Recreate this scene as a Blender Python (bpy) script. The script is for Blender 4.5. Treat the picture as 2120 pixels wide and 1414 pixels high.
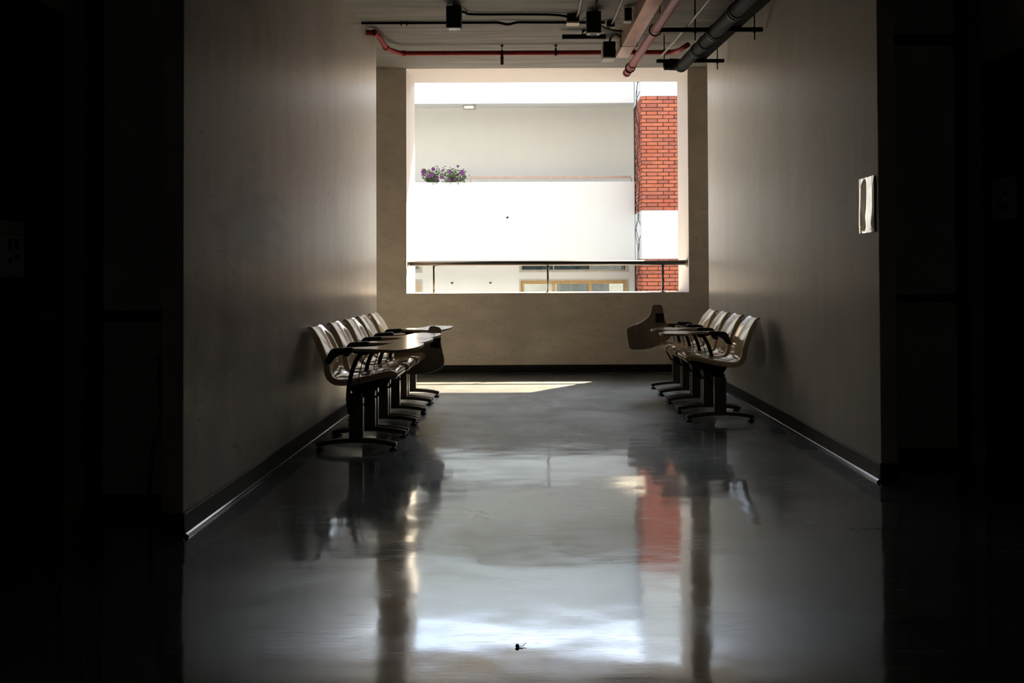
import bpy, bmesh, math, random
from mathutils import Vector, Matrix
random.seed(7)
R = math.radians
PI = math.pi
scn = bpy.context.scene
for o in list(bpy.data.objects):
    bpy.data.objects.remove(o)
C = scn.collection

# ---------------------------------------------------------------- camera, sky, sun, exposure
EYE = 1.12
F = 1850.0
PITCH = 0.9
cam_d = bpy.data.cameras.new('camera')
cam = bpy.data.objects.new('camera', cam_d)
C.objects.link(cam)
cam_d.sensor_width = 36.0
cam_d.lens = F / 2120 * 36.0
cam_d.shift_x = -43.0 / 2120
cam_d.shift_y = -(131.0 + F * math.tan(R(PITCH))) / 2120
cam_d.clip_end = 300
cam.location = (0, 0, EYE)
cam.rotation_euler = (Matrix.Rotation(R(90 + PITCH), 3, 'X') @ Matrix.Rotation(R(-0.25), 3, 'Z')).to_euler()
scn.camera = cam

SUN = Vector((0.65, 0.869, 1.0)).normalized()      # towards the sun: over the opposite roof, from the right
w = bpy.data.worlds.new('sky')
scn.world = w
w.use_nodes = True
wn = w.node_tree
for n in list(wn.nodes):
    wn.nodes.remove(n)
sky = wn.nodes.new('ShaderNodeTexSky')
sky.sky_type = 'NISHITA'
sky.sun_disc = False
sky.sun_elevation = R(42.7)
sky.sun_rotation = R(36.8)
sky.air_density = 1.0
sky.dust_density = 1.5
bg = wn.nodes.new('ShaderNodeBackground')
bg.inputs['Strength'].default_value = 0.30
wo = wn.nodes.new('ShaderNodeOutputWorld')
hs = wn.nodes.new('ShaderNodeHueSaturation')
hs.inputs['Saturation'].default_value = 0.5
wn.links.new(sky.outputs[0], hs.inputs['Color'])
wn.links.new(hs.outputs[0], bg.inputs['Color'])
wn.links.new(bg.outputs[0], wo.inputs['Surface'])
sd = bpy.data.lights.new('sun', 'SUN')
sd.energy = 27.0
sd.angle = R(0.53)
sd.color = (1.0, 0.78, 0.52)
so = bpy.data.objects.new('sun', sd)
C.objects.link(so)
so.rotation_euler = SUN.to_track_quat('Z', 'Y').to_euler()
so.location = (10, 25, 25)

vs = scn.view_settings
vs.view_transform = 'Standard'
vs.look = 'None'
vs.exposure = 1.03
vs.gamma = 1.0
vs.use_curve_mapping = False

# ---------------------------------------------------------------- materials
MATS = {}


def new_mat(name):
    m = bpy.data.materials.new(name)
    m.use_nodes = True
    nt = m.node_tree
    MATS[name] = m
    return m, nt, nt.nodes['Principled BSDF']


def N(nt, typ, **kw):
    n = nt.nodes.new(typ)
    for k, v in kw.items():
        if k in n.inputs:
            n.inputs[k].default_value = v
        else:
            setattr(n, k, v)
    return n


def coords(nt, scale=(1, 1, 1), rot=(0, 0, 0), kind='Object'):
    tc = nt.nodes.new('ShaderNodeTexCoord')
    mp = nt.nodes.new('ShaderNodeMapping')
    mp.inputs['Scale'].default_value = scale
    mp.inputs['Rotation'].default_value = rot
    nt.links.new(tc.outputs[kind], mp.inputs['Vector'])
    return mp.outputs[0]


def noise(nt, vec, scale, detail=4, rough=0.55, dist=0.0):
    n = N(nt, 'ShaderNodeTexNoise', Scale=scale, Detail=detail, Roughness=rough, Distortion=dist)
    nt.links.new(vec, n.inputs['Vector'])
    return n.outputs['Fac']


def ramp(nt, fac, stops):
    r = nt.nodes.new('ShaderNodeValToRGB')
    e = r.color_ramp.elements
    while len(e) < len(stops):
        e.new(0.5)
    for i, (p, c) in enumerate(stops):
        e[i].position = p
        e[i].color = c if len(c) == 4 else (*c, 1)
    nt.links.new(fac, r.inputs['Fac'])
    return r.outputs['Color']


def g(v):
    return (v, v, v)


def mix(nt, a, b, fac, mode='MIX'):
    m = nt.nodes.new('ShaderNodeMix')
    m.data_type = 'RGBA'
    m.blend_type = mode
    for val, idx in ((a, 6), (b, 7)):
        if isinstance(val, tuple):
            m.inputs[idx].default_value = val if len(val) == 4 else (*val, 1)
        else:
            nt.links.new(val, m.inputs[idx])
    if isinstance(fac, (int, float)):
        m.inputs[0].default_value = fac
    else:
        nt.links.new(fac, m.inputs[0])
    return m.outputs[2]


def bump(nt, p, height, strength=0.3, dist=0.01):
    b = N(nt, 'ShaderNodeBump', Strength=strength, Distance=dist)
    nt.links.new(height, b.inputs['Height'])
    nt.links.new(b.outputs[0], p.inputs['Normal'])
    return b


def simple(name, col, rough=0.5, metal=0.0, spec=0.5, var=0.12, nscale=8.0, coat=0.0, bmp=0.0):
    m, nt, p = new_mat(name)
    v = coords(nt)
    f = noise(nt, v, nscale, 5)
    lo = tuple(c * (1 - var) for c in col)
    hi = tuple(min(1, c * (1 + var)) for c in col)
    nt.links.new(ramp(nt, f, [(0.3, lo), (0.7, hi)]), p.inputs['Base Color'])
    p.inputs['Roughness'].default_value = rough
    p.inputs['Metallic'].default_value = metal
    p.inputs['Specular IOR Level'].default_value = spec
    p.inputs['Coat Weight'].default_value = coat
    p.inputs['Coat Roughness'].default_value = 0.05
    if bmp:
        bump(nt, p, f, bmp, 0.004)
    return m


def plaster(name, base, stain, vertical=True, rough=0.5, spec=0.02, streak=1.0):
    """painted plaster with brushed vertical streaks, smudges and scuffs"""
    m, nt, p = new_mat(name)
    v = coords(nt, (1.0, 1.0, 0.16) if vertical else (0.5, 0.5, 1))
    st = noise(nt, v, 6.0, 6, 0.62)
    v2 = coords(nt)
    cl = noise(nt, v2, 1.1, 5, 0.6, 0.4)
    c = mix(nt, tuple(b * (1 - 0.2 * streak) for b in base), tuple(min(1, b * (1 + 0.15 * streak)) for b in base), st)
    sm = ramp(nt, cl, [(0.50, g(0)), (0.72, g(0.55))])
    c = mix(nt, c, stain, sm)
    sc = noise(nt, coords(nt, (1, 1, 2.2)), 9.0, 8, 0.75, 1.5)
    scr = ramp(nt, sc, [(0.57, g(0)), (0.68, g(0.45 * streak))])
    c = mix(nt, c, tuple(s * 0.7 for s in stain), scr)
    nt.links.new(c, p.inputs['Base Color'])
    p.inputs['Roughness'].default_value = rough
    p.inputs['Specular IOR Level'].default_value = spec
    fine = noise(nt, v2, 60.0, 3)
    bump(nt, p, fine, 0.08, 0.003)
    return m


def smudge_wall(name, base, stain, patch, size):
    """plaster wall that carries one large grey smear with its own shape"""
    m = plaster(name, base, stain, streak=1.5)
    nt = m.node_tree
    p = nt.nodes['Principled BSDF']
    src = p.inputs['Base Color'].links[0].from_socket
    tc = nt.nodes.new('ShaderNodeTexCoord')
    mp = nt.nodes.new('ShaderNodeMapping')
    mp.vector_type = 'TEXTURE'
    mp.inputs['Location'].default_value = patch
    mp.inputs['Scale'].default_value = size
    nt.links.new(tc.outputs['Object'], mp.inputs['Vector'])
    nz = N(nt, 'ShaderNodeTexNoise', Scale=2.2, Detail=5.0)
    nt.links.new(mp.outputs[0], nz.inputs['Vector'])
    ad = nt.nodes.new('ShaderNodeVectorMath')
    ad.operation = 'MULTIPLY_ADD'
    ad.inputs[1].default_value = (0.9, 0.9, 0.9)
    ad.inputs[2].default_value = (-0.45, -0.45, -0.45)
    nt.links.new(nz.outputs['Color'], ad.inputs[0])
    sm = nt.nodes.new('ShaderNodeVectorMath')
    sm.operation = 'ADD'
    nt.links.new(ad.outputs[0], sm.inputs[0])
    nt.links.new(mp.outputs[0], sm.inputs[1])
    ln = nt.nodes.new('ShaderNodeVectorMath')
    ln.operation = 'LENGTH'
    nt.links.new(sm.outputs[0], ln.inputs[0])
    f = ramp(nt, ln.outputs['Value'], [(0.10, g(0.85)), (1.0, g(0))])
    c = mix(nt, src, tuple(s * 0.42 for s in stain), f)
    nt.links.new(c, p.inputs['Base Color'])
    return m


def satin(m, k=24.0, rough=0.28):
    """satin paint: a soft gloss that only shows at grazing angles (Fresnel, steep)"""
    nt = m.node_tree
    p = nt.nodes['Principled BSDF']
    out_ = nt.nodes['Material Output']
    fr = N(nt, 'ShaderNodeFresnel', IOR=1.45)
    pw = N(nt, 'ShaderNodeMath', operation='POWER')
    pw.inputs[1].default_value = 4.0
    nt.links.new(fr.outputs[0], pw.inputs[0])
    mu = N(nt, 'ShaderNodeMath', operation='MULTIPLY', use_clamp=True)
    mu.inputs[1].default_value = k
    nt.links.new(pw.outputs[0], mu.inputs[0])
    gl_ = N(nt, 'ShaderNodeBsdfAnisotropic', Color=(0.95, 0.92, 0.88, 1), Roughness=rough)
    mx = nt.nodes.new('ShaderNodeMixShader')
    nt.links.new(mu.outputs[0], mx.inputs[0])
    nt.links.new(p.outputs[0], mx.inputs[1])
    nt.links.new(gl_.outputs[0], mx.inputs[2])
    nt.links.new(mx.outputs[0], out_.inputs['Surface'])
    return m


M_WALL_L = smudge_wall('wall_plaster_left', (0.44, 0.41, 0.37), (0.24, 0.22, 0.195), (-1.525, 5.0, 1.42), (0.4, 0.85, 0.30))
M_WALL_R = plaster('wall_plaster_right', (0.43, 0.415, 0.38), (0.32, 0.30, 0.27))
satin(M_WALL_L)
satin(M_WALL_R)
M_FAR = plaster('wall_plaster_far', (0.64, 0.575, 0.495), (0.42, 0.365, 0.305), vertical=False, streak=1.7)
M_DARKWALL = plaster('wall_paint_rear', (0.62, 0.60, 0.57), (0.55, 0.53, 0.50))
M_FACADE = plaster('facade_render', (0.78, 0.79, 0.80), (0.74, 0.745, 0.75), rough=0.8, spec=0.2, streak=0.15)
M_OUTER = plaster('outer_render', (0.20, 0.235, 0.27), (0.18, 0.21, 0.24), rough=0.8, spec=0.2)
M_RECESS = plaster('facade_render_inner', (0.83, 0.815, 0.795), (0.79, 0.77, 0.745), rough=0.8, spec=0.2, streak=0.12)
M_BASEB = simple('baseboard_black', (0.010, 0.0085, 0.008), 0.5, spec=0.12, var=0.3)
M_BEAD = simple('baseboard_bead', (0.03, 0.03, 0.032), 0.15, spec=0.7, var=0.2)
M_BLACK = simple('black_metal', (0.007, 0.007, 0.007), 0.65, spec=0.012, var=0.2)
M_BLACKP = simple('black_plastic', (0.009, 0.009, 0.01), 0.45, spec=0.25, var=0.2)
M_PED = simple('pedestal_metal', (0.10, 0.09, 0.072), 0.28, metal=0.25, spec=0.6, var=0.15)
M_BLKDOOR = simple('door_black', (0.006, 0.006, 0.006), 0.5, spec=0.2, var=0.2)
M_PLASTIC = simple('chair_plastic', (0.66, 0.53, 0.335), 0.09, spec=0.55, var=0.05, nscale=3, coat=0.25)
M_EDGE = simple('tablet_edge', (0.34, 0.29, 0.22), 0.3, var=0.08)
M_RED = simple('pipe_red', (0.26, 0.028, 0.026), 0.35, spec=0.05, var=0.3, nscale=14, coat=0.0)
M_CONDUIT = simple('conduit_grey', (0.30, 0.29, 0.26), 0.4, spec=0.5, var=0.2)
M_CREAM = simple('box_cream', (0.62, 0.50, 0.34), 0.5, var=0.1)
M_PAPER = simple('paper', (0.50, 0.52, 0.54), 0.75, spec=0.2, var=0.05)
M_INK = simple('ink', (0.05, 0.05, 0.055), 0.7, spec=0.2)
M_INK2 = simple('ink_light', (0.20, 0.20, 0.20), 0.7, spec=0.2)
M_RAIL = simple('rail_steel', (0.03, 0.027, 0.024), 0.32, metal=0.0, var=0.1)
M_STEEL = simple('steel', (0.42, 0.41, 0.40), 0.25, metal=1.0, var=0.08)
M_PINK = simple('rail_pink', (0.48, 0.34, 0.28), 0.6, var=0.1)
M_WOOD = simple('window_gold', (0.50, 0.31, 0.12), 0.4, metal=0.15, var=0.2, nscale=20)
M_ALU = simple('window_alu', (0.50, 0.46, 0.40), 0.4, metal=0.2, var=0.1)
M_LAMPBOX = simple('lamp_casing', (0.30, 0.28, 0.25), 0.5)
M_PANEL = simple('panel_tan', (0.62, 0.46, 0.30), 0.5, var=0.08)
M_LEAF = simple('leaf_green', (0.075, 0.13, 0.035), 0.5, var=0.6, nscale=60)
M_PETAL = simple('petal_purple', (0.17, 0.035, 0.18), 0.55, var=0.5, nscale=60)
M_STEM = simple('stem_green', (0.12, 0.14, 0.06), 0.6)
M_CABLE = simple('cable_black', (0.012, 0.013, 0.014), 0.5)
M_MORTAR = simple('mortar', (0.07, 0.038, 0.028), 0.9, spec=0.1, var=0.3, nscale=30)
M_MORTARL = simple('mortar_light', (0.62, 0.40, 0.26), 0.9, spec=0.1, var=0.3, nscale=30)
M_GROUND = simple('courtyard_paving', (0.36, 0.37, 0.37), 0.8, spec=0.2, var=0.15, nscale=2)
M_DEBRIS = simple('debris', (0.012, 0.010, 0.009), 0.7)

# bricks: colour differs from brick to brick
m, nt, p = new_mat('brick')
oi = nt.nodes.new('ShaderNodeObjectInfo')
c1 = ramp(nt, oi.outputs['Random'], [(0.0, (0.44, 0.115, 0.070)), (0.35, (0.50, 0.16, 0.095)), (0.7, (0.41, 0.135, 0.10)), (1.0, (0.33, 0.105, 0.08))])
f = noise(nt, coords(nt), 22, 5)
nt.links.new(mix(nt, c1, (0.50, 0.24, 0.18), ramp(nt, f, [(0.5, g(0)), (0.8, g(0.5))])), p.inputs['Base Color'])
p.inputs['Roughness'].default_value = 0.75
p.inputs['Specular IOR Level'].default_value = 0.2
bump(nt, p, f, 0.4, 0.004)
M_BRICK = m

# ceiling: board-marked concrete
m, nt, p = new_mat('ceiling_concrete')
st = noise(nt, coords(nt, (0.10, 1.3, 1)), 9.0, 7, 0.68)
cl = noise(nt, coords(nt), 1.3, 5, 0.6)
c = mix(nt, (0.08, 0.08, 0.076), (0.22, 0.213, 0.2), ramp(nt, st, [(0.32, g(0)), (0.68, g(1))]))
c = mix(nt, c, (0.12, 0.12, 0.11), ramp(nt, cl, [(0.52, g(0)), (0.75, g(0.7))]))
pit = noise(nt, coords(nt, (1, 1, 1)), 26.0, 2, 0.5)
c = mix(nt, c, (0.04, 0.04, 0.04), ramp(nt, pit, [(0.70, g(0)), (0.76, g(0.8))]))
nt.links.new(c, p.inputs['Base Color'])
p.inputs['Roughness'].default_value = 0.75
bump(nt, p, st, 0.5, 0.012)
M_CEIL = m

# floor: power-floated, waxed dark concrete; mirror-like with scratches, cracks and a slow waviness
m, nt, p = new_mat('floor_polished')
nt.nodes.remove(p)
out = nt.nodes['Material Output']
v = coords(nt)
cloud = noise(nt, v, 1.6, 7, 0.62, 0.6)
col = ramp(nt, cloud, [(0.28, (0.018, 0.022, 0.024)), (0.50, (0.045, 0.051, 0.052)), (0.72, (0.098, 0.104, 0.102))])
vo = N(nt, 'ShaderNodeTexVoronoi', feature='DISTANCE_TO_EDGE', Scale=0.62)
wv = nt.nodes.new('ShaderNodeVectorMath')
wv.operation = 'MULTIPLY_ADD'
nz = N(nt, 'ShaderNodeTexNoise', Scale=2.4, Detail=7.0, Roughness=0.7)
nt.links.new(v, nz.inputs['Vector'])
wv.inputs[1].default_value = (0.9, 0.9, 0.9)
nt.links.new(nz.outputs['Color'], wv.inputs[0])
nt.links.new(v, wv.inputs[2])
nt.links.new(wv.outputs[0], vo.inputs['Vector'])
crack_thin = ramp(nt, vo.outputs['Distance'], [(0.0, g(1)), (0.0032, g(0))])
gate = ramp(nt, noise(nt, v, 0.8, 3), [(0.50, g(0)), (0.58, g(1))])
crack = mix(nt, (0, 0, 0), crack_thin, gate)
scrs = None
for ang, sc in ((0.5, 7.0), (-0.35, 6.0), (1.9, 8.0), (2.6, 6.0)):
    s_ = noise(nt, coords(nt, (0.16, 6.0, 1.0), (0, 0, ang)), sc, 3, 0.6, 0.7)
    l_ = ramp(nt, s_, [(0.492, g(0)), (0.5, g(1)), (0.508, g(0))])
    gt = ramp(nt, noise(nt, coords(nt, (1, 1, 1), (0, 0, ang)), 2.3, 2), [(0.50, g(0)), (0.62, g(1))])
    l_ = mix(nt, (0, 0, 0), l_, gt)
    scrs = l_ if scrs is None else mix(nt, scrs, l_, 1.0, 'ADD')
col = mix(nt, col, (0.26, 0.27, 0.27), mix(nt, (0, 0, 0), scrs, 0.6))
col = mix(nt, col, (0.012, 0.012, 0.012), crack)
df = N(nt, 'ShaderNodeBsdfDiffuse')
nt.links.new(col, df.inputs['Color'])
gl = N(nt, 'ShaderNodeBsdfAnisotropic', Color=(0.87, 0.945, 1.0, 1))
rr = mix(nt, ramp(nt, noise(nt, v, 3.0, 6, 0.65), [(0.3, g(0.04)), (0.7, g(0.13))]), (0.45, 0.45, 0.45), mix(nt, (0, 0, 0), scrs, 0.45))
nt.links.new(rr, gl.inputs['Roughness'])
b1 = N(nt, 'ShaderNodeBump', Strength=1.0, Distance=0.0040)
nt.links.new(noise(nt, coords(nt, (1, 1.5, 1)), 1.5, 2, 0.45), b1.inputs['Height'])
b2 = N(nt, 'ShaderNodeBump', Strength=0.12, Distance=0.0005)
nt.links.new(noise(nt, v, 28.0, 4, 0.6), b2.inputs['Height'])
nt.links.new(b1.outputs[0], b2.inputs['Normal'])
nt.links.new(b2.outputs[0], gl.inputs['Normal'])
lw = N(nt, 'ShaderNodeFresnel', IOR=1.45)
mr = N(nt, 'ShaderNodeMapRange')
mr.inputs['From Min'].default_value = 0.0
mr.inputs['From Max'].default_value = 1.0
mr.inputs['To Min'].default_value = 0.33
mr.inputs['To Max'].default_value = 0.60
nt.links.new(lw.outputs[0], mr.inputs['Value'])
fm = mix(nt, mr.outputs[0], (0.05, 0.05, 0.05), crack)
sh = N(nt, 'ShaderNodeBsdfAnisotropic', Roughness=0.36)
nt.links.new(ramp(nt, cloud, [(0.30, (0.55, 0.62, 0.64)), (0.65, (0.92, 0.98, 1.0))]), sh.inputs['Color'])
nt.links.new(b2.outputs[0], sh.inputs['Normal'])
ml = nt.nodes.new('ShaderNodeMixShader')
fr2 = N(nt, 'ShaderNodeFresnel', IOR=1.45)
mr2 = N(nt, 'ShaderNodeMath', operation='MULTIPLY')
nt.links.new(fr2.outputs[0], mr2.inputs[0])
nt.links.new(fr2.outputs[0], mr2.inputs[1])
mr3 = N(nt, 'ShaderNodeMath', operation='MULTIPLY', use_clamp=True)
mr3.inputs[1].default_value = 4.6
mr4 = N(nt, 'ShaderNodeMath', operation='MULTIPLY')
nt.links.new(mr2.outputs[0], mr4.inputs[0])
nt.links.new(fr2.outputs[0], mr4.inputs[1])
nt.links.new(mr4.outputs[0], mr3.inputs[0])
nt.links.new(mr3.outputs[0], ml.inputs[0])
nt.links.new(df.outputs[0], ml.inputs[1])
nt.links.new(sh.outputs[0], ml.inputs[2])
ms = nt.nodes.new('ShaderNodeMixShader')
nt.links.new(fm, ms.inputs[0])
nt.links.new(ml.outputs[0], ms.inputs[1])
nt.links.new(gl.outputs[0], ms.inputs[2])
nt.links.new(ms.outputs[0], out.inputs['Surface'])
M_FLOOR = m

# tablet laminate
m, nt, p = new_mat('tablet_laminate')
f = noise(nt, coords(nt, (1, 6, 1)), 6, 5)
nt.links.new(ramp(nt, f, [(0.3, (0.27, 0.215, 0.15)), (0.7, (0.35, 0.28, 0.20))]), p.inputs['Base Color'])
p.inputs['Roughness'].default_value = 0.16
p.inputs['Specular IOR Level'].default_value = 0.7
p.inputs['Coat Weight'].default_value = 0.2
M_TABLET = m

# galvanised duct
m, nt, p = new_mat('duct_galvanised')
f = noise(nt, coords(nt, (3, 0.7, 3)), 5, 6, 0.7)
nt.links.new(ramp(nt, f, [(0.3, (0.26, 0.19, 0.16)), (0.6, (0.55, 0.32, 0.23)), (0.75, (0.20, 0.16, 0.14))]), p.inputs['Base Color'])
p.inputs['Metallic'].default_value = 0.55
p.inputs['Roughness'].default_value = 0.34
M_DUCT = m

# drain pipe
M_PIPE = simple('pipe_black', (0.012, 0.012, 0.0118), 0.5, spec=0.012, var=0.35, nscale=10)
M_PIPEB = simple('pipe_coupling', (0.045, 0.060, 0.062), 0.3, metal=0.6, var=0.2)

# frosted door glass
m, nt, p = new_mat('glass_frosted')
f = noise(nt, coords(nt), 4, 3)
nt.links.new(ramp(nt, f, [(0.3, (0.66, 0.72, 0.73)), (0.7, (0.72, 0.77, 0.77))]), p.inputs['Base Color'])
p.inputs['Roughness'].default_value = 0.5
p.inputs['Specular IOR Level'].default_value = 0.3
M_FROST = m
# window glass on the far building: dark, reflecting
m, nt, p = new_mat('glass_window')
nt.nodes.remove(p)
tr = N(nt, 'ShaderNodeBsdfTransparent')
nt.links.new(ramp(nt, noise(nt, coords(nt), 2, 2), [(0.3, (0.62, 0.68, 0.70)), (0.7, (0.72, 0.78, 0.80))]), tr.inputs['Color'])
gs = N(nt, 'ShaderNodeBsdfAnisotropic', Color=(1, 1, 1, 1), Roughness=0.03)
fz = N(nt, 'ShaderNodeFresnel', IOR=1.6)
mx = nt.nodes.new('ShaderNodeMixShader')
nt.links.new(fz.outputs[0], mx.inputs[0])
nt.links.new(tr.outputs[0], mx.inputs[1])
nt.links.new(gs.outputs[0], mx.inputs[2])
nt.links.new(mx.outputs[0], nt.nodes['Material Output'].inputs['Surface'])
M_GLASS = m
# curtain
m, nt, p = new_mat('curtain_fabric')
f = noise(nt, coords(nt, (1, 1, 0.02)), 18, 3)
nt.links.new(ramp(nt, f, [(0.3, (0.5, 0.52, 0.52)), (0.7, (0.8, 0.8, 0.78))]), p.inputs['Base Color'])
p.inputs['Roughness'].default_value = 0.9
M_CURTAIN = m
# crinkled clear sleeve, mirror-like
m, nt, p = new_mat('sleeve_plastic')
f = noise(nt, coords(nt, (1, 2.2, 0.7)), 7, 4, 0.55, 1.4)
nt.links.new(ramp(nt, f, [(0.3, (0.5, 0.49, 0.47)), (0.7, (0.8, 0.79, 0.77))]), p.inputs['Base Color'])
p.inputs['Metallic'].default_value = 0.95
p.inputs['Roughness'].default_value = 0.08
M_SLEEVE = m


# ---------------------------------------------------------------- mesh helpers
class MB:
    def __init__(self):
        self.v, self.f, self.s = [], [], []

    def add(self, verts, faces, smooth=False):
        o = len(self.v)
        self.v += [tuple(q) for q in verts]
        self.f += [tuple(i + o for i in fc) for fc in faces]
        self.s += [smooth] * len(faces)
        return self

    def box(self, x0, x1, y0, y1, z0, z1):
        vs_ = [(x0, y0, z0), (x1, y0, z0), (x1, y1, z0), (x0, y1, z0), (x0, y0, z1), (x1, y0, z1), (x1, y1, z1), (x0, y1, z1)]
        return self.add(vs_, [(3, 2, 1, 0), (4, 5, 6, 7), (0, 1, 5, 4), (1, 2, 6, 5), (2, 3, 7, 6), (3, 0, 4, 7)])

    def hexa(self, v8):
        return self.add(v8, [(3, 2, 1, 0), (4, 5, 6, 7), (0, 1, 5, 4), (1, 2, 6, 5), (2, 3, 7, 6), (3, 0, 4, 7)])

    def tube(self, pts, r, n=10, closed_ends=True, rs=None):
        pts = [Vector(q) for q in pts]
        rings = []
        up = None
        for i, q in enumerate(pts):
            a = pts[max(0, i - 1)]
            b = pts[min(len(pts) - 1, i + 1)]
            t = (b - a).normalized()
            if up is None:
                up = Vector((0, 0, 1)) if abs(t.z) < 0.9 else Vector((1, 0, 0))
            s = t.cross(up).normalized()
            up = s.cross(t).normalized()
            rad = rs[i] if rs else r
            rings.append([q + (s * math.cos(2 * PI * k / n) + up * math.sin(2 * PI * k / n)) * rad for k in range(n)])
        vs_ = [p_ for rg in rings for p_ in rg]
        fs = []
        for i in range(len(pts) - 1):
            for k in range(n):
                a = i * n + k
                b = i * n + (k + 1) % n
                fs.append((a, b, b + n, a + n))
        self.add(vs_, fs, True)
        if closed_ends:
            o = len(self.v) - len(vs_)
            self.f.append(tuple(o + k for k in reversed(range(n))))
            self.s.append(False)
            e = o + (len(pts) - 1) * n
            self.f.append(tuple(e + k for k in range(n)))
            self.s.append(False)
        return self

    def sweep(self, pts, wy, tz):
        """flat bar along pts lying in an x-z plane: wy wide across y, tz thick"""
        pts = [Vector(q) for q in pts]
        vs_ = []
        for i, q in enumerate(pts):
            a = pts[max(0, i - 1)]
            b = pts[min(len(pts) - 1, i + 1)]
            t = (b - a).normalized()
            nrm = Vector((-t.z, 0, t.x))
            for sy, sn in ((-1, -1), (1, -1), (1, 1), (-1, 1)):
                vs_.append(q + Vector((0, sy * wy / 2, 0)) + nrm * sn * tz / 2)
        fs = []
        for i in range(len(pts) - 1):
            for k in range(4):
                a = i * 4 + k
                b = i * 4 + (k + 1) % 4
                fs.append((a, b, b + 4, a + 4))
        e = (len(pts) - 1) * 4
        fs += [(3, 2, 1, 0), (e, e + 1, e + 2, e + 3)]
        return self.add(vs_, fs)

    def prism(self, outline, axis, a, b, smooth=False):
        """outline of 2D points extruded along axis between a and b ('y': points are (x,z); 'z': (x,y); 'x': (y,z))"""
        def P(q, t):
            return {'y': (q[0], t, q[1]), 'z': (q[0], q[1], t), 'x': (t, q[0], q[1])}[axis]
        n = len(outline)
        self.add([P(q, a) for q in outline] + [P(q, b) for q in outline],
                 [tuple(range(n)), tuple(range(2 * n - 1, n - 1, -1))] + [(i, i + n, (i + 1) % n + n, (i + 1) % n) for i in range(n)])
        return self

    def lathe(self, prof, center=(0, 0, 0), n=16):
        cx, cy, cz = center
        vs_ = []
        for r_, z_ in prof:
            for k in range(n):
                vs_.append((cx + r_ * math.cos(2 * PI * k / n), cy + r_ * math.sin(2 * PI * k / n), cz + z_))
        fs = []
        for i in range(len(prof) - 1):
            for k in range(n):
                a = i * n + k
                b = i * n + (k + 1) % n
                fs.append((a, b, b + n, a + n))
        e = (len(prof) - 1) * n
        self.add(vs_, fs, True)
        o = len(self.v) - len(vs_)
        self.f += [tuple(o + k for k in reversed(range(n))), tuple(o + e + k for k in range(n))]
        self.s += [False, False]
        return self

    def mesh(self, name, mat):
        me = bpy.data.meshes.new(name)
        me.from_pydata(self.v, [], self.f)
        bm = bmesh.new()
        bm.from_mesh(me)
        bmesh.ops.recalc_face_normals(bm, faces=bm.faces)
        bm.to_mesh(me)
        bm.free()
        for pl, s in zip(me.polygons, self.s):
            pl.use_smooth = s
        for mm in (mat if isinstance(mat, (list, tuple)) else [mat]):
            me.materials.append(mm)
        return me

    def build(self, name, mat, parent=None, bevel=0.0, seg=2, label=None):
        o = bpy.data.objects.new(name, self.mesh(name, mat))
        C.objects.link(o)
        if parent:
            o.parent = parent
        if bevel:
            bv = o.modifiers.new('bevel', 'BEVEL')
            bv.width = bevel
            bv.segments = seg
            bv.limit_method = 'ANGLE'
            bv.angle_limit = R(35)
            bv.harden_normals = False
        if label:
            o['label'] = label
        return o


def catmull(pts, per=6, closed=False):
    out_ = []
    n = len(pts)
    rng = n if closed else n - 1
    for i in range(rng):
        if closed:
            q = [pts[(i + k) % n] for k in (-1, 0, 1, 2)]
        else:
            q = [pts[max(0, min(n - 1, i + k))] for k in (-1, 0, 1, 2)]
        for s in range(per):
            t = s / per
            out_.append(tuple(0.5 * ((2 * b) + (-a + c_) * t + (2 * a - 5 * b + 4 * c_ - d) * t * t + (-a + 3 * b - 3 * c_ + d) * t ** 3)
                              for a, b, c_, d in zip(*q)))
    if not closed:
        out_.append(tuple(pts[-1]))
    return out_


def tag(o, label, cat, group=None):
    o['label'] = label
    o['category'] = cat
    if group:
        o['group'] = group
    return o


def struct(o, label=None):
    o['kind'] = 'structure'
    if label:
        o['label'] = label
    return o


def thing(name, label, cat, loc=(0, 0, 0), rotz=0.0, group=None):
    o = bpy.data.objects.new(name, None)
    C.objects.link(o)
    o.empty_display_size = 0.1
    o.location = loc
    o.rotation_euler = (0, 0, rotz)
    return tag(o, label, cat, group)


def copy_tree(o, parent=None):
    c_ = o.copy()
    C.objects.link(c_)
    c_.parent = parent
    if parent:
        c_.matrix_parent_inverse = o.matrix_parent_inverse
    for ch in [x for x in bpy.data.objects if x.parent == o]:
        copy_tree(ch, c_)
    return c_


# ---------------------------------------------------------------- the place: sizes in metres, camera looks along +y
XL, XR = -1.525, 1.89            # corridor faces
YL0, YL1 = 3.90, 8.72            # left wall, near and far end
YR0, YR1 = 4.875, 9.60           # right wall, near and far end
YF, YO = 10.50, 11.25            # end wall, inner and outer face
WX0, WX1 = -1.487, 1.838         # opening in the end wall
SILL, HEAD = 0.944, 3.602
REAR = -2.8


def cz(y):                       # the ceiling climbs gently towards the opening
    return 2.87 + 0.0697 * y


def slab_wall(mb, x0, x1, y0, y1, z0=0.0, up=0.05):
    """box whose top follows the sloping ceiling"""
    a, b = cz(y0) + up, cz(y1) + up
    mb.hexa([(x0, y0, z0), (x1, y0, z0), (x1, y1, z0), (x0, y1, z0), (x0, y0, a), (x1, y0, a), (x1, y1, b), (x0, y1, b)])
    return mb


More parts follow.
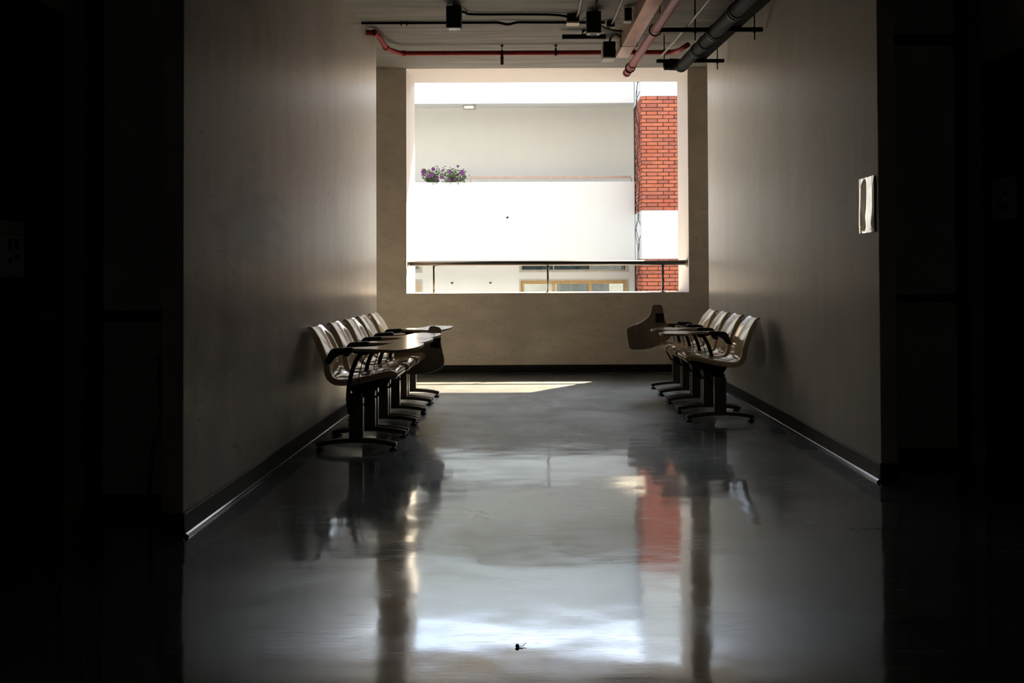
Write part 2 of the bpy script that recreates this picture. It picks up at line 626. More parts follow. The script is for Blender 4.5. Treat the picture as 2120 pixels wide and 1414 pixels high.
struct(MB().box(-5.2, 5.2, REAR - 0.2, YO, -0.25, 0.0).build('floor', M_FLOOR), 'dark polished concrete floor with scratches and mirror-like reflections')
mb = MB()
mb.hexa([(-5.2, REAR - 0.2, cz(REAR)), (5.2, REAR - 0.2, cz(REAR)), (5.2, YF, cz(YF)), (-5.2, YF, cz(YF)),
         (-5.2, REAR - 0.2, cz(REAR) + 0.3), (5.2, REAR - 0.2, cz(REAR) + 0.3), (5.2, YF, cz(YF) + 0.3), (-5.2, YF, cz(YF) + 0.3)])
struct(mb.build('ceiling', M_CEIL), 'bare board-marked grey concrete ceiling')

TW = 0.095
struct(slab_wall(MB(), XL - TW, XL, YL0, YL1).build('wall_left', M_WALL_L, bevel=0.004), 'smudged grey-beige plaster wall behind the left row of chairs')
struct(slab_wall(MB(), XR, XR + TW, YR0, YR1).build('wall_right', M_WALL_R, bevel=0.004), 'grey-beige plaster wall behind the right row of chairs')
# side passages at the far end and the rooms' end walls
struct(slab_wall(MB(), -5.0, XL - TW, YL1 - 0.1, YL1).build('wall_left_passage', M_FAR))
struct(slab_wall(MB(), XR + TW, 5.0, YR1 - 0.1, YR1).build('wall_right_passage', M_FAR))
struct(slab_wall(MB(), -5.2, -5.0, REAR, YF).build('wall_left_outer', M_DARKWALL))
struct(slab_wall(MB(), 5.0, 5.2, REAR, YF).build('wall_right_outer', M_DARKWALL))
struct(slab_wall(MB(), -5.2, 5.2, REAR - 0.2, REAR).build('wall_rear', M_DARKWALL))

# end wall with the big opening (it is also the outer face of the building)
mb = MB()
mb.box(-14, 14, YF, YO, -4.2, SILL)
mb.box(-14, WX0, YF, YO, SILL, HEAD)
mb.box(WX1, 14, YF, YO, SILL, HEAD)
mb.box(-14, 14, YF, YO, HEAD, 9.0)
struct(mb.build('wall_far', M_FAR), 'plaster end wall with a large unglazed opening over a scuffed parapet')
# thin white render on the outside and the reveals of the opening
mb = MB()
mb.box(-14, 14, YO, YO + 0.03, -4.2, SILL)
mb.box(-14, WX0, YO, YO + 0.03, SILL, HEAD)
mb.box(WX1, 14, YO, YO + 0.03, SILL, HEAD)
mb.box(-14, 14, YO, YO + 0.03, HEAD, 9.0)
struct(mb.build('trim_3', M_OUTER), 'outer render of the building around the opening')
mb = MB()
e = 0.004
mb.box(WX0, WX0 + e, YF + 0.002, YO, SILL, HEAD)
mb.box(WX1 - e, WX1, YF + 0.002, YO, SILL, HEAD)
mb.box(WX0, WX1, YF + 0.002, YO, HEAD - e, HEAD)
mb.box(WX0, WX1, YF + 0.002, YO, SILL, SILL + e)
struct(mb.build('trim_1', plaster('reveal_render', (0.60, 0.575, 0.565), (0.55, 0.52, 0.50), rough=0.75, spec=0.2, streak=0.3)), 'pale rendered reveals lining the opening')
# upper-floor canopy outside, above the opening: cuts the sun off
struct(MB().box(-14, 14, YO + 0.03, 12.74, 4.55, 4.75).build('trim_2', M_OUTER), 'canopy slab above the opening outside')


def baseboard(name, x0, x1, y0, y1, side):
    """black skirting with a rounded bead at the floor; side = outward direction"""
    mb = MB()
    if side in ('+x', '-x'):
        s = 1 if side == '+x' else -1
        xw = x0
        prof = [(0, 0), (0.026, 0), (0.025, 0.007), (0.020, 0.013), (0.012, 0.018), (0.010, 0.1), (0.006, 0.104), (0, 0.104)]
        mb.prism([(xw + s * a, b) for a, b in prof], 'y', y0, y1)
    else:
        prof = [(0, 0), (-0.026, 0), (-0.025, 0.007), (-0.020, 0.013), (-0.012, 0.018), (-0.010, 0.1), (-0.006, 0.104), (0, 0.104)]
        mb.prism([(y0 + a, b) for a, b in prof], 'x', x0, x1)
    o = mb.build(name, [M_BASEB, M_BEAD])
    for pl in o.data.polygons:
        if pl.center.z < 0.0185 and len(pl.vertices) == 4:
            pl.material_index = 1
    return struct(o)


baseboard('baseboard_left', XL, XL, YL0, YL1, '+x')
baseboard('baseboard_right', XR, XR, YR0, YR1, '-x')
baseboard('baseboard_far', -5, 5, YF, YF, 'far')
baseboard('baseboard_left_end', XL - TW, XL + 0.01, YL0, YL0, 'far')
baseboard('baseboard_right_end', XR - 0.01, XR + TW, YR0, YR0, 'far')

# dark lobby on both sides of the camera
XDL, XDR = -2.19, 2.66
YGL, YGR = 4.37, 5.47


def lobby(side, xd, yg, xw, ydoor0, ydoor1):
    """side wall with a black door, and a glazed screen in the corner"""
    s = 1 if side == 'right' else -1
    yj = yg - 0.19
    a, b = sorted((xd, xd + s * 0.16))
    struct(slab_wall(MB(), a, b, yj - 0.02, yg).build('wall_%s_jamb' % side, M_WALL_R))
    struct(slab_wall(MB(), a, b, REAR, ydoor0).build('wall_%s_near' % side, M_DARKWALL))
    mb = MB()
    slab_wall(mb, a, b, ydoor0, yj - 0.02, 2.36)
    struct(mb.build('wall_%s_over_door' % side, M_DARKWALL))


lobby('left', XDL, YGL, XL - TW, 3.15, 4.18)
lobby('right', XDR, YGR, XR + TW, 4.25, 5.28)


def black_door(name, side, xd, y0, y1, label):
    s = 1 if side == 'right' else -1     # s: towards the room behind
    d = struct(MB().box(min(xd + s * 0.03, xd + s * 0.075), max(xd + s * 0.03, xd + s * 0.075), y0 + 0.05, y1 - 0.05, 0.008, 2.31).build(name, M_BLKDOOR, bevel=0.003), label)
    fr = MB()
    xa, xb = sorted((xd - s * 0.006, xd + s * 0.1))
    fr.box(xa, xb, y0, y0 + 0.046, 0, 2.36)
    fr.box(xa, xb, y1 - 0.046, y1, 0, 2.36)
    fr.box(xa, xb, y0, y1, 2.315, 2.36)
    fr.build('door_frame', M_BLKDOOR, d)
    return d


dl = black_door('door_1', 'left', XDL, 3.15, 4.16, 'flat black door in the dark left side wall')
dr = black_door('door_2', 'right', XDR, 4.25, 5.26, 'flat black door in the dark right side wall')


def lever(door, xd, s, y, z, ydir):
    mb = MB()
    xs = xd + s * 0.03
    mb.tube([(xs, y, z), (xs - s * 0.008, y, z)], 0.026, 14)
    mb.tube([(xs, y, z), (xs - s * 0.05, y, z)], 0.009, 10)
    mb.tube([(xs - s * 0.05, y, z), (xs - s * 0.054, y + ydir * 0.03, z), (xs - s * 0.054, y + ydir * 0.125, z)], 0.009, 10)
    mb.build('door_handle', M_STEEL, door)


lever(dl, XDL, -1, 4.06, 0.955, -1)
lever(dr, XDR, 1, 4.80, 1.01, 1)


def glazed(name, x0, x1, y, rails, top, label):
    """black framed screen with frosted panes between the rails"""
    d = struct(thing(name, label, 'door'), label)
    del d['category']
    d.location = ((x0 + x1) / 2, y, 0)
    st = 0.07
    cx = (x0 + x1) / 2

    def bx(a, b, z0, z1, t0, t1, nm, mat, bev=0.004):
        return MB().box(a - cx, b - cx, t0, t1, z0, z1).build(nm, mat, d, bevel=bev)
    bx(x0, x0 + st, 0, top, -0.03, 0.03, 'stile', M_BLKDOOR)
    bx(x1 - st, x1, 0, top, -0.03, 0.03, 'stile', M_BLKDOOR)
    zs = [(0.0, 0.075)] + rails + [(top - 0.06, top)]
    for (a, b) in zs:
        bx(x0 + st, x1 - st, a, b, -0.03, 0.03, 'rail', M_BLKDOOR)
    for (a, b) in zip(zs[:-1], zs[1:]):
        bx(x0 + st + 0.001, x1 - st - 0.001, a[1], b[0], -0.004, 0.004, 'pane', M_FROST, 0)
    return d


glazed('door_3', XDL + 0.02, XL - TW, YGL, [(0.92, 0.97)], cz(YGL), 'black framed glazed door with frosted panes left of the corridor')
glazed('door_4', XR + TW, XDR - 0.0, YGR, [(0.96, 1.008), (2.54, 2.60)], cz(YGR), 'black framed glazed door with frosted panes right of the corridor')

# cable hanging in front of the left frosted pane
t = thing('hanging_cable', 'thin black cables hanging over the left frosted door pane', 'cable', (-1.80, YGL - 0.05, 0))
MB().tube(catmull([(0.0, 0, 0.62), (0.0, 0, 0.45), (-0.045, 0, 0.30), (-0.055, 0, 0.10), (-0.055, 0, 0.004)], 6), 0.004, 6).build('cable', M_CABLE, t)
MB().tube(catmull([(0.012, 0, 0.62), (0.012, 0, 0.42), (-0.03, 0, 0.30), (-0.045, 0, 0.10), (-0.04, 0, 0.004)], 6), 0.004, 6).build('cable', M_CABLE, t)
MB().box(-0.008, 0.03, -0.012, 0.025, 0.50, 0.76).build('cable_box', M_BLACKP, t, bevel=0.004)


def notice(name, xs, s, y0, y1, z0, z1, label, blocks, lines):
    """printed sheet taped to a side door; s: direction the sheet faces along x; blocks in sheet fractions as seen from the lobby"""
    n = 6
    root = thing(name, label, 'notice', (xs, (y0 + y1) / 2, z0))
    W_, H_ = (y1 - y0), (z1 - z0)

    def curl(fy):
        return s * (0.0025 + 0.006 * (2 * fy - 1) ** 2)
    mb = MB()
    vs_ = []
    for i in range(n + 1):
        fy = i / n
        for zz in (0, H_):
            vs_.append((curl(fy), (fy - 0.5) * W_, zz))
    for i in range(n + 1):
        fy = i / n
        for zz in (0, H_):
            vs_.append((curl(fy) - s * 0.0008, (fy - 0.5) * W_, zz))
    k = 2 * (n + 1)
    fs = []
    for i in range(n):
        a = 2 * i
        fs.append((a, a + 2, a + 3, a + 1))
        fs.append((k + a + 1, k + a + 3, k + a + 2, k + a))
        fs.append((a, a + 2, k + a + 2, k + a))
        fs.append((a + 1, a + 3, k + a + 3, k + a + 1))
    fs.append((0, 1, k + 1, k))
    fs.append((2 * n, 2 * n + 1, k + 2 * n + 1, k + 2 * n))
    mb.add(vs_, fs)
    mb.build('sheet', M_PAPER, root)

    def patch(nm, f0, f1, h0, h1, mat):
        m_ = MB()
        q = []
        for fy in (f0, (f0 + f1) / 2, f1):
            for hh in (h0, h1):
                q.append((curl(fy) + s * 0.0012, (fy - 0.5) * W_, hh * H_))
        m_.add(q, [(0, 2, 3, 1), (2, 4, 5, 3)])
        m_.build(nm, mat, root)
    for bl in blocks:
        patch('printed_block', *bl)
    for (f0, f1, h) in lines:
        patch('printed_line', f0, f1, h - 0.008, h + 0.008, M_INK2)
    return root


# left sheet: near part leaves the frame; fractions run from the camera side (0) to the far side (1)
notice('notice', XDL - 0.03 + 0.001, 1, 3.62, 3.885, 1.135, 1.372, 'white notice sheet on the black door at the far left',
       [(0.58, 0.68, 0.45, 0.68, M_INK), (0.74, 0.86, 0.50, 0.68, M_INK), (0.74, 0.86, 0.32, 0.42, M_INK2), (0.58, 0.68, 0.24, 0.33, M_INK)],
       [(0.25, 0.92, 0.93), (0.25, 0.90, 0.875), (0.10, 0.98, 0.79), (0.10, 0.98, 0.76)])
notice('notice', XDR + 0.03 - 0.001, -1, 4.94, 5.215, 1.44, 1.68, 'white notice sheet on the black door at the far right',
       [(0.62, 0.82, 0.22, 0.60, M_INK2), (0.36, 0.58, 0.60, 0.70, M_INK), (0.36, 0.58, 0.24, 0.42, M_INK)],
       [(0.15, 0.85, 0.92), (0.15, 0.85, 0.87), (0.05, 0.95, 0.80)])

# crumpled clear sleeve on the right wall by its near end
mb = MB()
nu, nv = 14, 20
rnd = random.Random(5)
vs_ = []
for j in range(nv + 1):
    for i in range(nu + 1):
        fy, fz = i / nu, j / nv
        edge = min(1.0, 6 * min(fy, 1 - fy, fz, 1 - fz) + 0.15)
        lo = max(0.0, 1 - fz * 1.25)
        d = 0.006 + 0.010 * edge * (1.0 * math.sin(7.5 * fy + 0.9 + 0.8 * fz) + lo * (0.7 * abs(math.sin(5 * fy - 2.4 * fz + 0.4)) + 0.35 * math.sin(13 * fy + 4 * fz)))
        vs_.append((-max(0.0015, d), fy * 0.228, fz * 0.312))
k = len(vs_)
vs_ += [(x + 0.0012, y, z) for x, y, z in vs_]
fs = []
w_ = nu + 1
for j in range(nv):
    for i in range(nu):
        a = j * w_ + i
        fs.append((a, a + 1, a + 1 + w_, a + w_))
        fs.append((k + a, k + a + w_, k + a + 1 + w_, k + a + 1))
mb.add(vs_, fs, True)
so_ = mb.build('plastic_sleeve', M_SLEEVE)
so_.location = (XR - 0.002, 4.915, 1.368)
tag(so_, 'shiny crumpled silver sheet stuck on the right wall at its near edge', 'sheet')

# ---------------------------------------------------------------- railing in the opening
yr = 10.60
t = thing('railing', 'dark steel tube handrail on three thin posts across the opening', 'railing', (0, yr, SILL + 0.004))
zr = 0.350
MB().tube([(WX0 + 0.006, 0, zr), (WX1 - 0.006, 0, zr)], 0.029, 18).build('top_rail', M_RAIL, t)
for xx, s in ((WX0 + 0.004, 1), (WX1 - 0.004, -1)):
    mbf = MB().tube([(xx, 0, zr), (xx + s * 0.010, 0, zr)], 0.055, 20)
    mbf.tube([(xx + s * 0.010, 0, zr), (xx + s * 0.03, 0, zr)], 0.036, 20)
    mbf.build('wall_flange', M_STEEL, t)
for px in (898, 1134, 1372):
    X = (px - 1103) * yr / F
    po = MB().tube([(X, 0, 0), (X, 0, zr - 0.02)], 0.0125, 12).build('post', M_RAIL, t)
    MB().lathe([(0.034, 0), (0.034, 0.004), (0.026, 0.012), (0.014, 0.020)], (X, 0, 0), 18).build('base_flange', M_STEEL, po)


# ---------------------------------------------------------------- ceiling services
def cp(X, d, Y):
    return (X, Y, cz(Y) - d)


def cbox(mb, x0, x1, y0, y1, d0, d1):
    """box hung from the sloping ceiling between depths d0 (top) and d1 (bottom)"""
    mb.hexa([cp(x0, d1, y0), cp(x1, d1, y0), cp(x1, d1, y1), cp(x0, d1, y1), cp(x0, d0, y0), cp(x1, d0, y0), cp(x1, d0, y1), cp(x0, d0, y1)])
    return mb


YN = 2.2     # where the runs start overhead, out of frame

# red sprinkler cross pipe
t = thing('sprinkler_pipe', 'dark red sprinkler pipe crossing the ceiling near the opening', 'pipe')
path = [cp(XL, 0.05, 8.2), cp(-1.455, 0.05, 8.22), cp(-1.43, 0.065, 8.32), cp(-1.43, 0.09, 8.72), cp(-1.415, 0.095, 8.80), cp(-1.36, 0.085, 9.02), cp(-1.31, 0.08, 9.1), cp(1.36, 0.08, 9.1), cp(1.43, 0.085, 9.06), cp(1.47, 0.10, 8.9), cp(1.48, 0.13, 8.45)]
MB().tube(path, 0.024, 14).build('pipe', M_RED, t)
for q in (1, 3, 6, 7):
    a = Vector(path[q])
    dv = (Vector(path[q + 1]) - a).normalized() * 0.025
    MB().tube([a - dv * 0.6, a + dv], 0.029, 14).build('elbow_collar', M_RED, t)
for X, big in ((-0.305, 0), (0.245, 1)):
    Y = 9.1
    MB().tube([cp(X, 0.0, Y), cp(X, 0.06, Y)], 0.004, 8).build('hanger_rod', M_BLACK, t)
    MB().lathe([(0.012, -0.012), (0.016, -0.004), (0.016, 0.0)], cp(X, 0.002, Y), 12).build('ceiling_anchor', M_BLACK, t)
    MB().tube([cp(X - 0.012, 0.08, Y), cp(X + 0.012, 0.08, Y)], 0.0285, 14).build('clamp', M_BLACK, t)
    if big:
        MB().tube([cp(X, 0.03, Y), cp(X, 0.06, Y)], 0.009, 8).build('hanger_sleeve', M_BLACK, t)
spr = MB()
p0 = Vector(cp(-0.305, 0.10, 9.1))
spr.lathe([(0.015, -0.03), (0.015, 0.0)], p0, 12)
sp = spr.build('sprinkler_drop', M_RED, t)
MB().lathe([(0.020, -0.034), (0.020, -0.028)], p0, 12).build('collar', M_BLACK, sp)
MB().lathe([(0.006, -0.105), (0.015, -0.100), (0.017, -0.09), (0.015, -0.034)], p0, 12).build('sprinkler_head', M_RED, sp)

# main red pipe running along the corridor
t = thing('sprinkler_main', 'thick red pipe running along the ceiling and ending before the opening', 'pipe')
X0, D0 = 0.964, 0.30
MB().tube([cp(X0, D0, YN), cp(X0, D0, 9.06)], 0.036, 18).build('pipe', M_RED, t)
for ya, yb in ((8.98, 9.06), (8.80, 8.84), (8.50, 8.55)):
    MB().tube([cp(X0, D0, ya), cp(X0, D0, yb)], 0.041, 18).build('grooved_collar', M_RED, t)
MB().lathe([(0.036, 0), (0.03, 0.01), (0.015, 0.018)], (0, 0, 0), 18).build('end_cap', M_RED, t)
ec = [o for o in C.objects if o.parent == t and o.name.startswith('end_cap')][0]
ec.rotation_euler = (R(-90), 0, 0)
ec.location = cp(X0, D0, 9.06)
for Y in (8.72, 6.95, 5.2):
    ring = [cp(X0 + 0.046 * math.sin(2 * PI * q / 20), D0 - 0.046 * math.cos(2 * PI * q / 20), Y) for q in range(21)]
    MB().tube(ring, 0.006, 6).build('hanger_loop', M_BLACK, t)
    MB().tube([cp(X0 + 0.038, 0.0, Y), cp(X0 + 0.038, D0 - 0.026, Y)], 0.004, 8).build('hanger_rod', M_BLACK, t)

# galvanised cable duct
t = thing('cable_duct', 'copper-tinted rectangular metal cable duct under the ceiling', 'duct')
dx0, dx1, db = 0.856, 0.968, 0.15
DY1 = 9.02
cbox(MB(), dx0, dx1, YN, DY1, 0.015, db).build('duct_body', M_DUCT, t, bevel=0.003)
cbox(MB(), dx0 - 0.006, dx1 + 0.006, YN, DY1 - 0.01, db - 0.006, db + 0.003).build('duct_cover', M_DUCT, t)
for Y in (8.35, 6.3):
    MB().tube([cp(dx0 - 0.02, 0.0, Y), cp(dx0 - 0.02, db + 0.012, Y), cp(dx1 + 0.02, db + 0.012, Y), cp(dx1 + 0.02, 0.0, Y)], 0.005, 6).build('hanger_wire', M_BLACK, t)

# strut channels on threaded rods
for (Y, xa, xb, rods, lab) in ((7.19, 0.985, 1.865, (1.32, 1.80), 'black strut channel on threaded rods, nearer of the two'),
                               (8.64, 1.21, 1.865, (1.285, 1.80), 'black strut channel on threaded rods, farther of the two')):
    t = thing('strut_channel', lab, 'bracket', group='strut channels')
    cbox(MB(), xa, xb, Y - 0.02, Y + 0.02, 0.234, 0.266).build('channel', M_BLACK, t, bevel=0.003)
    for X in rods:
        MB().tube([cp(X, 0.0, Y), cp(X, 0.335, Y)], 0.0055, 8).build('threaded_rod', M_BLACK, t)
        MB().lathe([(0.012, -0.008), (0.012, 0.0)], cp(X, 0.266, Y), 6).build('nut', M_BLACK, t)

# thin pale conduit over the struts
mb = MB().tube([cp(1.255, 0.225, YN), cp(1.255, 0.225, 7.19), cp(1.235, 0.226, 8.62)], 0.0095, 10)
tag(mb.build('conduit', M_CONDUIT), 'thin pale conduit lying on the strut channels', 'conduit')

# large black drain pipe
t = thing('drain_pipe', 'thick black drain pipe hung under the strut channels on the right', 'pipe')
PX, PD, PR = 1.425, 0.327, 0.055
MB().tube([cp(PX, PD, YN), cp(PX, PD, 8.42)], PR, 24).build('pipe', M_PIPE, t)
el = catmull([cp(PX, PD, 8.40), cp(PX, PD, 8.50), cp(PX - 0.02, PD - 0.03, 8.58), cp(PX - 0.09, PD - 0.04, 8.62)], 5)
MB().tube(el, PR * 1.03, 20).build('elbow', M_PIPE, t)
MB().tube([cp(PX - 0.09, PD - 0.04, 8.62), cp(PX - 0.14, PD - 0.04, 8.64)], PR * 0.95, 20).build('branch_stub', M_PIPE, t)
for Y in (7.66, 6.92, 6.2):
    for dd in (-0.03, 0.0, 0.03):
        MB().tube([cp(PX, PD, Y + dd - 0.007), cp(PX, PD, Y + dd + 0.007)], PR + 0.006, 24).build('coupling_band', M_PIPEB if dd else M_PIPE, t)
for Y in (7.30,):
    MB().tube([cp(PX, PD, Y - 0.01), cp(PX, PD, Y + 0.01)], PR + 0.005, 24).build('pipe_clamp', M_BLACK, t)

# dark cable tray by the right wall
t = thing('cable_tray', 'dark flat cable tray between the drain pipe and the right wall', 'tray')
cbox(MB(), 1.575, 1.69, YN, 8.72, 0.222, 0.232).build('tray_base', M_BLACK, t)
for xa in (1.575, 1.682):
    cbox(MB(), xa, xa + 0.008, YN, 8.72, 0.14, 0.222).build('tray_side', M_BLACK, t)
for q in range(14):
    Y = 2.5 + q * 0.45
    cbox(MB(), 1.583, 1.682, Y, Y + 0.03, 0.205, 0.221).build('rung', M_BLACK, t)

# conduits on the ceiling
t = tag(MB().tube(catmull([cp(XL, 0.012, 7.98), cp(-0.9, 0.012, 7.98), cp(-0.42, 0.012, 7.98), cp(-0.30, 0.015, 7.97), cp(-0.215, 0.035, 7.95), cp(-0.13, 0.014, 7.97), cp(0.0, 0.012, 7.98), cp(0.4, 0.012, 7.99), cp(0.66, 0.012, 8.0)], 5), 0.0115, 10)
        .build('black_conduit', M_BLACK), 'black conduit crossing the ceiling from the left wall', 'conduit')
for X in (-1.17, -1.12):
    MB().tube([cp(X, 0.0, 7.965), cp(X, 0.03, 7.965), cp(X, 0.03, 7.995)], 0.006, 6).build('clip', M_BLACK, t)
tag(MB().tube(catmull([cp(-0.585, 0.04, 7.42), cp(-0.56, 0.02, 7.55), cp(-0.5, 0.014, 7.64), cp(0.0, 0.012, 7.66), cp(0.22, 0.014, 7.68), cp(0.31, 0.02, 7.72)], 6), 0.0105, 10).build('black_conduit', M_BLACK),
    'black conduit linking the left hanging spotlight to the cream junction box', 'conduit')
tag(MB().tube([cp(0.40, 0.012, YN), cp(0.40, 0.012, 7.6), cp(0.385, 0.03, 7.72)], 0.009, 10).build('conduit', M_CONDUIT), 'thin grey conduit running along the ceiling to the cream box', 'conduit')
tag(MB().tube([cp(0.73, 0.012, YN), cp(0.73, 0.012, 7.85), cp(0.715, 0.03, 8.0)], 0.009, 10).build('conduit', M_CONDUIT), 'thin grey conduit running along the ceiling beside the duct', 'conduit')
tag(MB().tube(catmull([cp(0.57, 0.10, 7.62), cp(0.64, 0.08, 7.9), cp(0.75, 0.06, 8.12), cp(0.83, 0.05, 8.2)], 6), 0.011, 10).build('black_cable', M_CABLE),
    'black cable from the middle hanging spotlight to the duct', 'cable')
tag(MB().tube(catmull([cp(0.76, 0.08, 8.68), cp(0.765, 0.02, 8.62), cp(0.80, 0.0135, 8.5), cp(0.835, 0.05, 8.44)], 6), 0.011, 10).build('black_cable', M_CABLE),
    'bent black cable rising from the box beside the duct end', 'cable')
tag(MB().tube(catmull([cp(0.50, 0.03, 7.55), cp(0.47, 0.035, 7.68), cp(0.43, 0.05, 7.76)], 5), 0.004, 8).build('black_cable', M_CABLE), 'short thin black wire between cream box and spotlight', 'cable')

# junction boxes
t = thing('junction_box', 'small junction box with a cream cover between the two hanging spotlights', 'junction box')
cbox(MB(), 0.306, 0.412, 7.70, 7.80, 0.0, 0.065).build('box_body', M_BLACKP, t, bevel=0.004)
cbox(MB(), 0.304, 0.414, 7.695, 7.83, 0.065, 0.080).build('cover', M_CREAM, t, bevel=0.003)
t = thing('junction_box', 'small junction box with a clear cover right of the middle spotlight', 'junction box')
cbox(MB(), 0.675, 0.745, 7.98, 8.06, 0.0, 0.045).build('box_body', M_BLACKP, t, bevel=0.004)
cbox(MB(), 0.673, 0.747, 7.975, 8.065, 0.045, 0.058).build('cover', M_CONDUIT, t, bevel=0.003)


# square black spotlights
def spotlight(X, Y, label):
    t = thing('spotlight', label, 'spotlight', group='hanging black spotlights')
    wd = 0.061
    cbox(MB(), X - wd, X + wd, Y, Y + 0.122, 0.022, 0.205).build('housing', M_BLACKP, t, bevel=0.004)
    base = Vector(cp(X, 0.205, Y + 0.061))
    MB().lathe([(0.046, 0.004), (0.046, -0.003), (0.040, -0.004), (0.039, 0.002)], base, 24).build('lamp_ring', M_STEEL, t)
    MB().lathe([(0.037, -0.002), (0.03, 0.001)], base, 20).build('lens', M_GLASS, t)
    cbox(MB(), X - 0.012, X + 0.045, Y + 0.09, Y + 0.18, 0.0, 0.03).build('mount', M_BLACK, t)
    MB().tube([cp(X + 0.0, 0.012, Y - 0.35), cp(X + 0.0, 0.012, Y - 0.05), cp(X + 0.005, 0.03, Y + 0.03)], 0.008, 8).build('lead', M_CABLE, t)
    return t


spotlight(-0.64, 7.28, 'black square hanging spotlight, leftmost on the ceiling')
spotlight(0.525, 7.50, 'black square hanging spotlight left of the duct')

t = thing('speaker_box', 'black box with pale underside beside the duct end', 'box')
cbox(MB(), 0.692, 0.808, 8.58, 8.62, 0.066, 0.222).build('front_panel', M_BLACKP, t, bevel=0.003)
cbox(MB(), 0.687, 0.812, 8.62, 8.84, 0.062, 0.226).build('back_case', M_CONDUIT, t, bevel=0.004)
t = thing('ballast_box', 'small black box with tan side tucked left of the duct', 'box')
cbox(MB(), 0.775, 0.832, 7.38, 7.41, 0.02, 0.128).build('front_panel', M_BLACKP, t, bevel=0.003)
cbox(MB(), 0.770, 0.833, 7.41, 7.50, 0.018, 0.130).build('back_case', M_PANEL, t, bevel=0.003)
cbox(MB(), 0.778, 0.826, 7.40, 7.48, 0.130, 0.133).build('paper_tag', M_PAPER, t)
t = thing('emergency_light', 'flat black bar light with a white sticker under the ceiling', 'lamp')
xa, xb = [(q - 1103) * 8.4 / F for q in (1166, 1257)]
cbox(MB(), xa, xb, 8.38, 8.44, 0.038, 0.083).build('bar_body', M_BLACKP, t, bevel=0.004)
cbox(MB(), (xa + xb) / 2 - 0.02, (xa + xb) / 2 + 0.02, 8.39, 8.43, 0.0, 0.038).build('mount', M_BLACKP, t)
MB().add([cp(0.475, 0.037, 8.372), cp(0.58, 0.037, 8.372), cp(0.60, 0.030, 8.30), cp(0.495, 0.030, 8.30), cp(0.475, 0.035, 8.372), cp(0.58, 0.035, 8.372), cp(0.60, 0.028, 8.30), cp(0.495, 0.028, 8.30)],
         [(0, 1, 2, 3), (7, 6, 5, 4), (0, 4, 5, 1), (1, 5, 6, 2), (2, 6, 7, 3), (3, 7, 4, 0)]).build('sticker', M_PAPER, t)

# ---------------------------------------------------------------- tablet-arm chairs (local: +x forward, -y the sitter's right)
prof = catmull([(0.236, 0.448), (0.256, 0.466), (0.262, 0.486), (0.250, 0.503), (0.215, 0.508), (0.14, 0.494), (0.05, 0.472), (-0.05, 0.455), (-0.12, 0.452), (-0.168, 0.468),
                (-0.192, 0.505), (-0.206, 0.56), (-0.232, 0.63), (-0.266, 0.705), (-0.300, 0.765), (-0.318, 0.792), (-0.332, 0.797), (-0.342, 0.786)], 3)


def half_width(t):
    pts = [(0, 0.165), (0.06, 0.195), (0.13, 0.214), (0.22, 0.222), (0.38, 0.224), (0.50, 0.218), (0.58, 0.212), (0.70, 0.212), (0.80, 0.202), (0.88, 0.184), (0.94, 0.160), (1.0, 0.135)]
    for (a, b), (c_, d) in zip(pts, pts[1:]):
        if a <= t <= c_:
            f_ = (t - a) / (c_ - a)
            f_ = f_ * f_ * (3 - 2 * f_) * 0.5 + f_ * 0.5
            return b + (d - b) * f_
    return pts[-1][1]


def make_shell():
    nv_ = len(prof)
    us = [-1.06, -1.05, -1.0, -0.93, -0.8, -0.62, -0.52, -0.3, 0.0, 0.3, 0.52, 0.62, 0.8, 0.93, 1.0, 1.05, 1.06]
    drop = {1.06: -0.046, 1.05: -0.026, 1.0: -0.006}
    acc = [0.0]
    for a, b in zip(prof, prof[1:]):
        acc.append(acc[-1] + math.dist(a, b))
    vs_ = []
    for i, q in enumerate(prof):
        t_ = acc[i] / acc[-1]
        a = prof[max(0, i - 1)]
        b = prof[min(nv_ - 1, i + 1)]
        tx, tz = b[0] - a[0], b[1] - a[1]
        L = math.hypot(tx, tz)
        nx, nz_ = tz / L, -tx / L
        hw = half_width(t_)
        back = max(0.0, min(1.0, (t_ - 0.52) / 0.16))
        dish = 0.012 * (1 - back) + 0.030 * back
        if t_ < 0.15:
            dish *= t_ / 0.15
        if t_ > 0.88:
            dish *= max(0.25, 1 - (t_ - 0.88) / 0.16)
        for u in us:
            au = abs(u)
            off = dish * max(0.0, (au - 0.42) / 0.58) ** 1.2 if au > 0.42 else 0.0
            off += drop.get(round(au, 2), 0.0) * (1.0 if 0.05 < t_ < 0.93 else 0.45)
            vs_.append((q[0] + nx * off, u * hw, q[1] + nz_ * off))
    n = len(us)
    fs = [(j * n + i, j * n + i + 1, (j + 1) * n + i + 1, (j + 1) * n + i) for j in range(nv_ - 1) for i in range(n - 1)]
    mb = MB().add(vs_, fs, True)
    return mb


TAB = [(0.248, 0.863), (0.300, 0.862), (0.321, 0.842), (0.330, 0.790), (0.358, 0.742), (0.424, 0.692), (0.520, 0.656), (0.556, 0.636), (0.563, 0.600), (0.545, 0.480), (0.532, 0.443), (0.500, 0.430),
       (0.404, 0.431), (0.320, 0.448), (0.238, 0.480), (0.170, 0.522), (0.140, 0.560), (0.144, 0.610), (0.180, 0.690), (0.206, 0.760), (0.215, 0.835), (0.228, 0.857)]
TAB = [(0.863 - h, f_ - 0.235) for f_, h in TAB]         # a: forward from the neck end, b: towards the sitter
TAB = catmull(TAB, 3, True)


